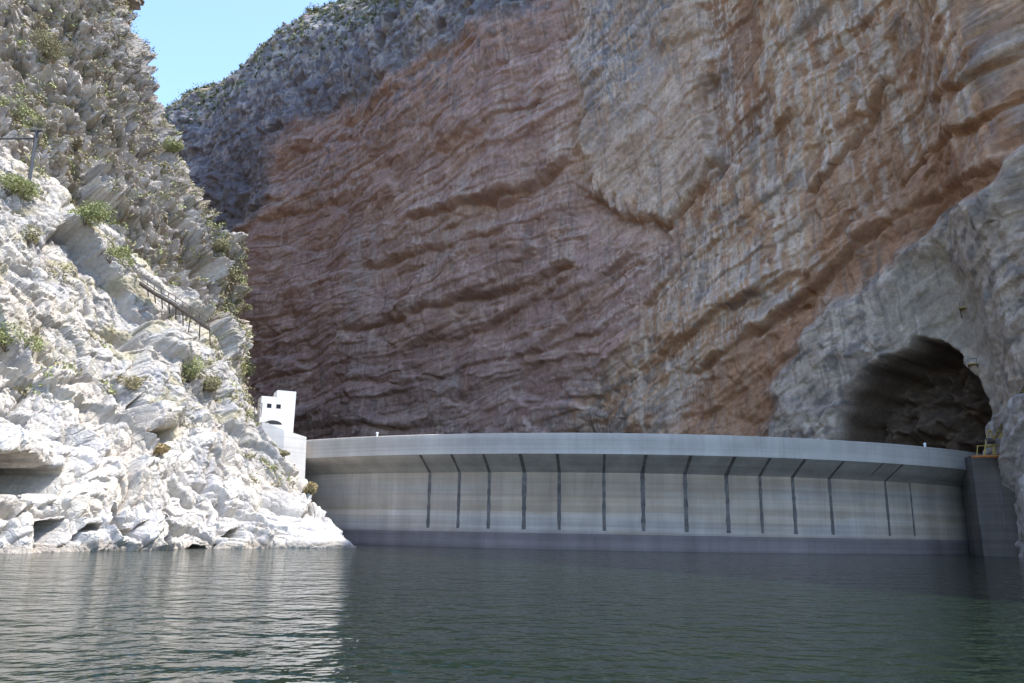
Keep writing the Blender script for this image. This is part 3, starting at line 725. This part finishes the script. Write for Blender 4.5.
def portal():
    Yp = 74.0
    top_, bot = at(37, 131, Yp), at(31, 171, Yp); l1, l0 = at(-24, 139, Yp - 2.5), at(36, 138.5, Yp)
    t = empty('steel_gantry', tuple(bot)); tag(t, 'grey leaning steel post carrying a long thin beam at the upper left', 'steel gantry')
    b = bmesh.new(); add_bar(b, (0, 0, -1.5), to_local(bot, top_), .2, 4); bm_obj('post', b, M['steel'], t)
    b = bmesh.new(); add_bar(b, to_local(bot, l0), to_local(bot, l1), .1, 4); bm_obj('beam', b, M['steel'], t)
    b = bmesh.new(); add_bar(b, to_local(bot, at(-24, 128, Yp - 2.5)), to_local(bot, at(-25, 185, Yp - 2.5)), .2, 4); bm_obj('post', b, M['steel'], t)
    b = bmesh.new(); add_bar(b, to_local(bot, at(31, 130.5, Yp)), to_local(bot, at(42, 131, Yp)), .16, 4); bm_obj('cap', b, M['steel'], t)
portal()

def small_rail():
    p0, p1 = at(228, 385, 96.5), at(262, 404, 95.5); t = empty('handrail', tuple(p0)); tag(t, 'thin rusty handrail on the rock ridge just left of the white gatehouse', 'handrail')
    b = bmesh.new()
    for h in (0, -.55): add_bar(b, to_local(p0, p0 + np.array([0, 0, h])), to_local(p0, p1 + np.array([0, 0, h])), .035)
    bm_obj('rail', b, M['rail'], t)
    for f in np.linspace(0, 1, 6):
        p = p0 + (p1 - p0) * f; b = bmesh.new(); add_bar(b, to_local(p0, p + np.array([0, 0, .15])), to_local(p0, p + np.array([0, 0, -1.6])), .05); bm_obj('post', b, M['rail'], t)
small_rail()

def hoist():
    Yh = 87.5; p = lambda x, y, dy=0: at(x, y, Yh + dy)
    o0 = p(985, 459); t = empty('footbridge', tuple(o0)); tag(t, 'orange steel footbridge with yellow posts beside the right end of the dam', 'footbridge')
    b = bmesh.new(); add_bar(b, to_local(o0, p(972, 457)), to_local(o0, p(1008, 456)), .16, 4); add_bar(b, to_local(o0, p(972, 457, 1.4)), to_local(o0, p(1008, 456, 1.4)), .16, 4); bm_obj('beam', b, M['orange'], t)
    b = bmesh.new()
    q = [to_local(o0, p(x, y, d)) for x, y, d in ((972, 456.4, 0), (1008, 455.4, 0), (1008, 455.4, 1.4), (972, 456.4, 1.4))]; vs = [b.verts.new(v) for v in q] + [b.verts.new(v + Vector((0, 0, .06))) for v in q]
    for f in ((3, 2, 1, 0), (4, 5, 6, 7), (0, 1, 5, 4), (1, 2, 6, 5), (2, 3, 7, 6), (3, 0, 4, 7)): b.faces.new([vs[i] for i in f])
    bm_obj('deck', b, M['rail'], t)
    for x in (977, 985, 993, 1001):
        b = bmesh.new(); add_bar(b, to_local(o0, p(x, 456)), to_local(o0, p(x + .5, 446)), .06); bm_obj('post', b, M['yellow'], t)
    b = bmesh.new(); add_bar(b, to_local(o0, p(977, 446)), to_local(o0, p(1003, 445)), .05); bm_obj('handrail', b, M['yellow'], t)
    o1 = p(990, 446, 1.5); t = empty('winch', tuple(o1)); tag(t, 'small yellow winch frame standing behind the orange footbridge', 'winch')
    b = bmesh.new()
    for (x0, y0, x1, y1) in ((984, 456, 988, 431), (996, 456, 991, 431), (988, 431, 991, 431), (985, 447, 994, 446)): add_bar(b, to_local(o1, p(x0, y0, 1.6)), to_local(o1, p(x1, y1, 1.6)), .11, 4)
    bm_obj('frame', b, M['yellow'], t)
    b = bmesh.new(); add_bar(b, to_local(o1, p(986, 441, 1.6)), to_local(o1, p(993, 441, 1.6)), .34, 14); bm_obj('drum', b, M['rail'], t)
    o2 = p(1000, 432, -1.5); t = empty('stairway', tuple(o2)); tag(t, 'steep ochre steel stairway climbing to the right edge from the footbridge', 'stairway')
    a, c = p(998, 438, -1.5), p(1034, 378, -6)
    for d in (0, 1.0):
        off = np.array([.15, d, 0]); b = bmesh.new(); add_bar(b, to_local(o2, a + off), to_local(o2, c + off), .14, 4); bm_obj('stringer', b, M['yellow'], t)
    b = bmesh.new()
    for f in np.linspace(.03, .97, 26): q = a + (c - a) * f; add_box(b, to_local(o2, q + np.array([.15, .5, .02])), (.28, .9, .05))
    bm_obj('tread', b, M['rail'], t)
    b = bmesh.new(); add_bar(b, to_local(o2, a + np.array([.15, 0, 1.])), to_local(o2, c + np.array([.15, 0, 1.])), .05); bm_obj('handrail', b, M['rail'], t)
    for lab, x, y in (('small yellow work platform fixed high on the rock above the cave mouth', 962, 309), ('lower yellow work platform on the rock at the right shoulder of the cave', 972, 363)):
        q = on_cliff(x, y); t = empty('work_platform', tuple(q), -.6); t.scale = (.75,) * 3; tag(t, lab, 'platform', 'work platforms on the cliff')
        b = bmesh.new(); add_box(b, (0, .3, .1), (1.5, 2.4, .16)); bm_obj('deck', b, M['yellow'], t)
        b = bmesh.new()
        for s_ in (-.6, .6): add_bar(b, (s_, -.6, 0), (s_, 1.1, -1.2), .08, 4); add_bar(b, (s_, -.6, .1), (s_, -.6, .95), .04, 5)
        add_bar(b, (-.6, -.6, .95), (.6, -.6, .95), .04, 5); bm_obj('bracket', b, M['steel'], t)
hoist()
for lab, px in (('small white marker post on the dam crest towards the left end', 375), ('small white marker post on the dam crest in front of the cave', 928)):
    a = ang_at(px, R + OV, ZC); t = empty('marker_post', arc(a, R + OV - .35, ZC)); tag(t, lab, 'marker', 'white markers on the dam crest')
    b = bmesh.new(); add_bar(b, (0, 0, 0), (0, 0, .3), .12, 10); bm_obj('post', b, M['marker'], t)
    b = bmesh.new(); bmesh.ops.create_icosphere(b, subdivisions=2, radius=.17, matrix=Matrix.Translation((0, 0, .38)) @ Matrix.Diagonal((1, 1, .85, 1))); bm_obj('head', b, M['marker'], t, True)

# ------------------------------------------------------------------ plants
def leaf_cloud(rad, n, leaf, rr, lobes=5):
    cs = [(Vector((rr.gauss(0, .42), rr.gauss(0, .42), .35 + .5 * rr.random())), .35 + .35 * rr.random()) for _ in range(lobes)]
    vs, fs = [], []
    for _ in range(n):
        c, r = cs[rr.randrange(lobes)]
        d = Vector((rr.gauss(0, 1), rr.gauss(0, 1), rr.gauss(0, 1))).normalized()
        p = (c + d * r * (.55 + .5 * rr.random())) ; p.z = max(p.z, .02)
        p = Vector((p.x * rad[0], p.y * rad[0], p.z * rad[1]))
        u = Vector((rr.gauss(0, 1), rr.gauss(0, 1), rr.gauss(0, .8))).normalized(); w = u.cross(Vector((rr.gauss(0, 1), rr.gauss(0, 1), rr.gauss(0, 1)))).normalized()
        L = leaf * (.6 + .8 * rr.random()); i = len(vs)
        vs += [p - u * L, p + w * L * .4, p + u * L, p - w * L * .4]; fs.append((i, i + 1, i + 2, i + 3))
    return vs, fs
SPEC = [  # px, py, radius, height, leaf material, label
    (42, 52, 1.7, 2.4, 'leaf_olive', 'rounded olive bush high on the grey cliff at the upper left'),
    (20, 118, 2.2, 1.8, 'leaf_green', 'broad pale green bush at the left edge above the steel beam'),
    (8, 190, 1.8, 1.5, 'leaf_green', 'bright green bush on the white slope below the steel gantry'),
    (84, 222, 2.2, 1.8, 'leaf_green', 'wide bright green bush on the path ledge above the white slope'),
    (112, 258, 1.5, 1.3, 'leaf_green', 'low green bush on the ledge just above the catwalk'),
    (30, 240, 1.2, 1.0, 'leaf_olive', 'small olive bush low on the white slope near the left edge'),
    (8, 345, 1.5, 1.4, 'leaf_green', 'green bush at the left edge above the bright boulders'),
    (190, 378, 1.7, 2.2, 'leaf_green', 'tall yellow green bush in the gully left of the gatehouse'),
    (205, 388, 1.3, 1.4, 'leaf_olive', 'smaller olive bush beside the tall one in the gully'),
    (135, 385, 1.0, 1.2, 'leaf_dry', 'dry straw coloured bush left of the standing rock pillar'),
    (160, 452, 1.1, .8, 'leaf_ochre', 'dry ochre tuft below the dark rock hollow mid slope'),
    (312, 492, .9, 1.2, 'leaf_ochre', 'ochre bush against the foot of the left abutment block'),
    (282, 452, .9, .6, 'leaf_dry', 'thin dry tuft on the rock beside the abutment block'),
    (238, 312, 1.5, 1.6, 'leaf_olive', 'olive bush on the shoulder of the left cliff against the brown wall'),
    (222, 250, 1.3, 1.5, 'leaf_olive', 'olive bush hanging off the cliff edge beside the brown wall'),
    (175, 150, 1.2, 1.4, 'leaf_green', 'green bush on the cliff edge below the strip of sky'),
    (250, 372, 1.2, 1.8, 'leaf_dark', 'dark bush in the notch above the white gatehouse'),
    (195, 12, 0, 0, '', ''),
]
for n_, (px, py, r, h, ml, lab) in enumerate(SPEC):
    if not lab: continue
    rr = random.Random(100 + n_); p = on_slope(px, py)
    t = empty('shrub', tuple(p - np.array([0, 0, .25]))); tag(t, lab, 'shrub', 'shrubs on the left slope')
    r *= 1.25; vs, fs = leaf_cloud((r, h), int(1200 * max(.6, r)), .125, rr); link_mesh('foliage', vs, fs, M[ml], t)
    b = bmesh.new()
    for _ in range(6): add_bar(b, (0, 0, -.3), (rr.gauss(0, .35) * r, rr.gauss(0, .35) * r, h * (.4 + .4 * rr.random())), .05, 5, .015)
    bm_obj('stem', b, M['bark'], t)

def scrub():
    rr = random.Random(9); nr = np.random.default_rng(4); spots = []
    U, V = Q.shape[:2]; f1 = fbm(SU / 6, SV / 6, 901, 3)
    up = (TV > 3.0) & (TV < 7.2)
    prob = np.where(up, .0065 * sst(-.05, .35, f1 + .18 * sst(120, 230, QX)), 0) + np.where((TV > 1.9) & (TV <= 3), .0035 * sst(.1, .4, f1), 0)
    TU = np.repeat(tu[:, None], V, 1); prob = prob + np.where(up, .004, 0) + .045 * ((TU > 5.75) & (TU < 6.35) & (TV > 4) & (TV < 7.2)) * sst(-.3, .3, f1 + .2)
    sel = nr.random(prob.shape) < prob
    spots += [(Q[i, j], .35 + .55 * rr.random(), 0) for i, j in zip(*np.nonzero(sel))]
    f2 = fbm(S[:, None] / 7, np.zeros((1, 1)) + .3, 911, 3)[:, 0]
    for k in range(NU):
        if ti[k] < 8.3 or ti[k] > 13.6: continue
        for _ in range(5):
            if rr.random() < .75 + f2[k]:
                j = NV - NB + int(rr.random() * 16) - 3; spots.append((Pw[k, j], .6 + 1.0 * rr.random() ** 2, 1))
        for _ in range(2): spots.append((Pw[k, NV - NB - 4 - int(rr.random() * 90)], .4 + .6 * rr.random(), 1))
    for key, mats in ((0, ('leaf_olive', 'leaf_dry', 'leaf_green')), (1, ('leaf_dark', 'leaf_olive'))):
        lists = [([], []) for _ in mats]
        for p, r, kk in spots:
            if kk != key: continue
            vs, fs = lists[min(len(mats) - 1, int(rr.random() ** 1.3 * len(mats)))]
            for _ in range(26 if key == 0 else 22):
                d = Vector((rr.gauss(0, .5), rr.gauss(0, .5), abs(rr.gauss(0, .5)))) * r; c = Vector(p) + d
                u = Vector((rr.gauss(0, 1), rr.gauss(0, 1), rr.gauss(0, 1))).normalized(); w = u.cross(Vector((rr.gauss(0, 1), rr.gauss(0, 1), rr.gauss(0, 1)))).normalized()
                l = (.12 + .12 * rr.random()) * (1 if key == 0 else 1.9); i = len(vs)
                vs += [c - u * l, c + w * l * .45, c + u * l, c - w * l * .45]; fs.append((i, i + 1, i + 2, i + 3))
        av, af, mi = [], [], []
        for q, (vs, fs) in enumerate(lists):
            o = len(av); av += vs; af += [tuple(i + o for i in f) for f in fs]; mi += [q] * len(fs)
        ob = link_mesh('scrub', av, af, M[mats[0]])
        for m_ in mats[1:]: ob.data.materials.append(M[m_])
        if len(ob.data.polygons) == len(mi): ob.data.polygons.foreach_set('material_index', mi)
        tag(ob, ('sparse dry scrub and grass tufts scattered over the left rock slope', 'dark scrub fringing the skyline rim of the great cliff')[key], 'scrub', kind='stuff')
scrub()

# ------------------------------------------------------------------ light
SUN = Vector((.46, -.01, .89)).normalized()
elev = math.asin(SUN.z); az = math.atan2(SUN.x, SUN.y)
w = bpy.data.worlds.new('World'); SC.world = w; w.use_nodes = True
nt = w.node_tree; bg = nt.nodes['Background']; sk = nt.nodes.new('ShaderNodeTexSky'); sk.sky_type = 'NISHITA'; sk.sun_disc = False
sk.sun_elevation = elev; sk.sun_rotation = az; sk.altitude = 600; sk.air_density = 1.0; sk.dust_density = 1.2; sk.ozone_density = 3
nt.links.new(sk.outputs['Color'], bg.inputs['Color']); bg.inputs['Strength'].default_value = .15
sl = bpy.data.lights.new('sun', 'SUN'); sl.energy = 2.2; sl.angle = math.radians(.53); sl.color = (1, .955, .89)
so = bpy.data.objects.new('sun', sl); C.objects.link(so); so.rotation_euler = SUN.to_track_quat('Z', 'Y').to_euler()
so.location = (150, 0, 300)
SC.view_settings.view_transform = 'Standard'; SC.view_settings.look = 'None'; SC.view_settings.gamma = 1; SC.view_settings.use_curve_mapping = False
SC.view_settings.exposure = 1.8
SC.cycles.max_bounces = 6; SC.cycles.diffuse_bounces = 4
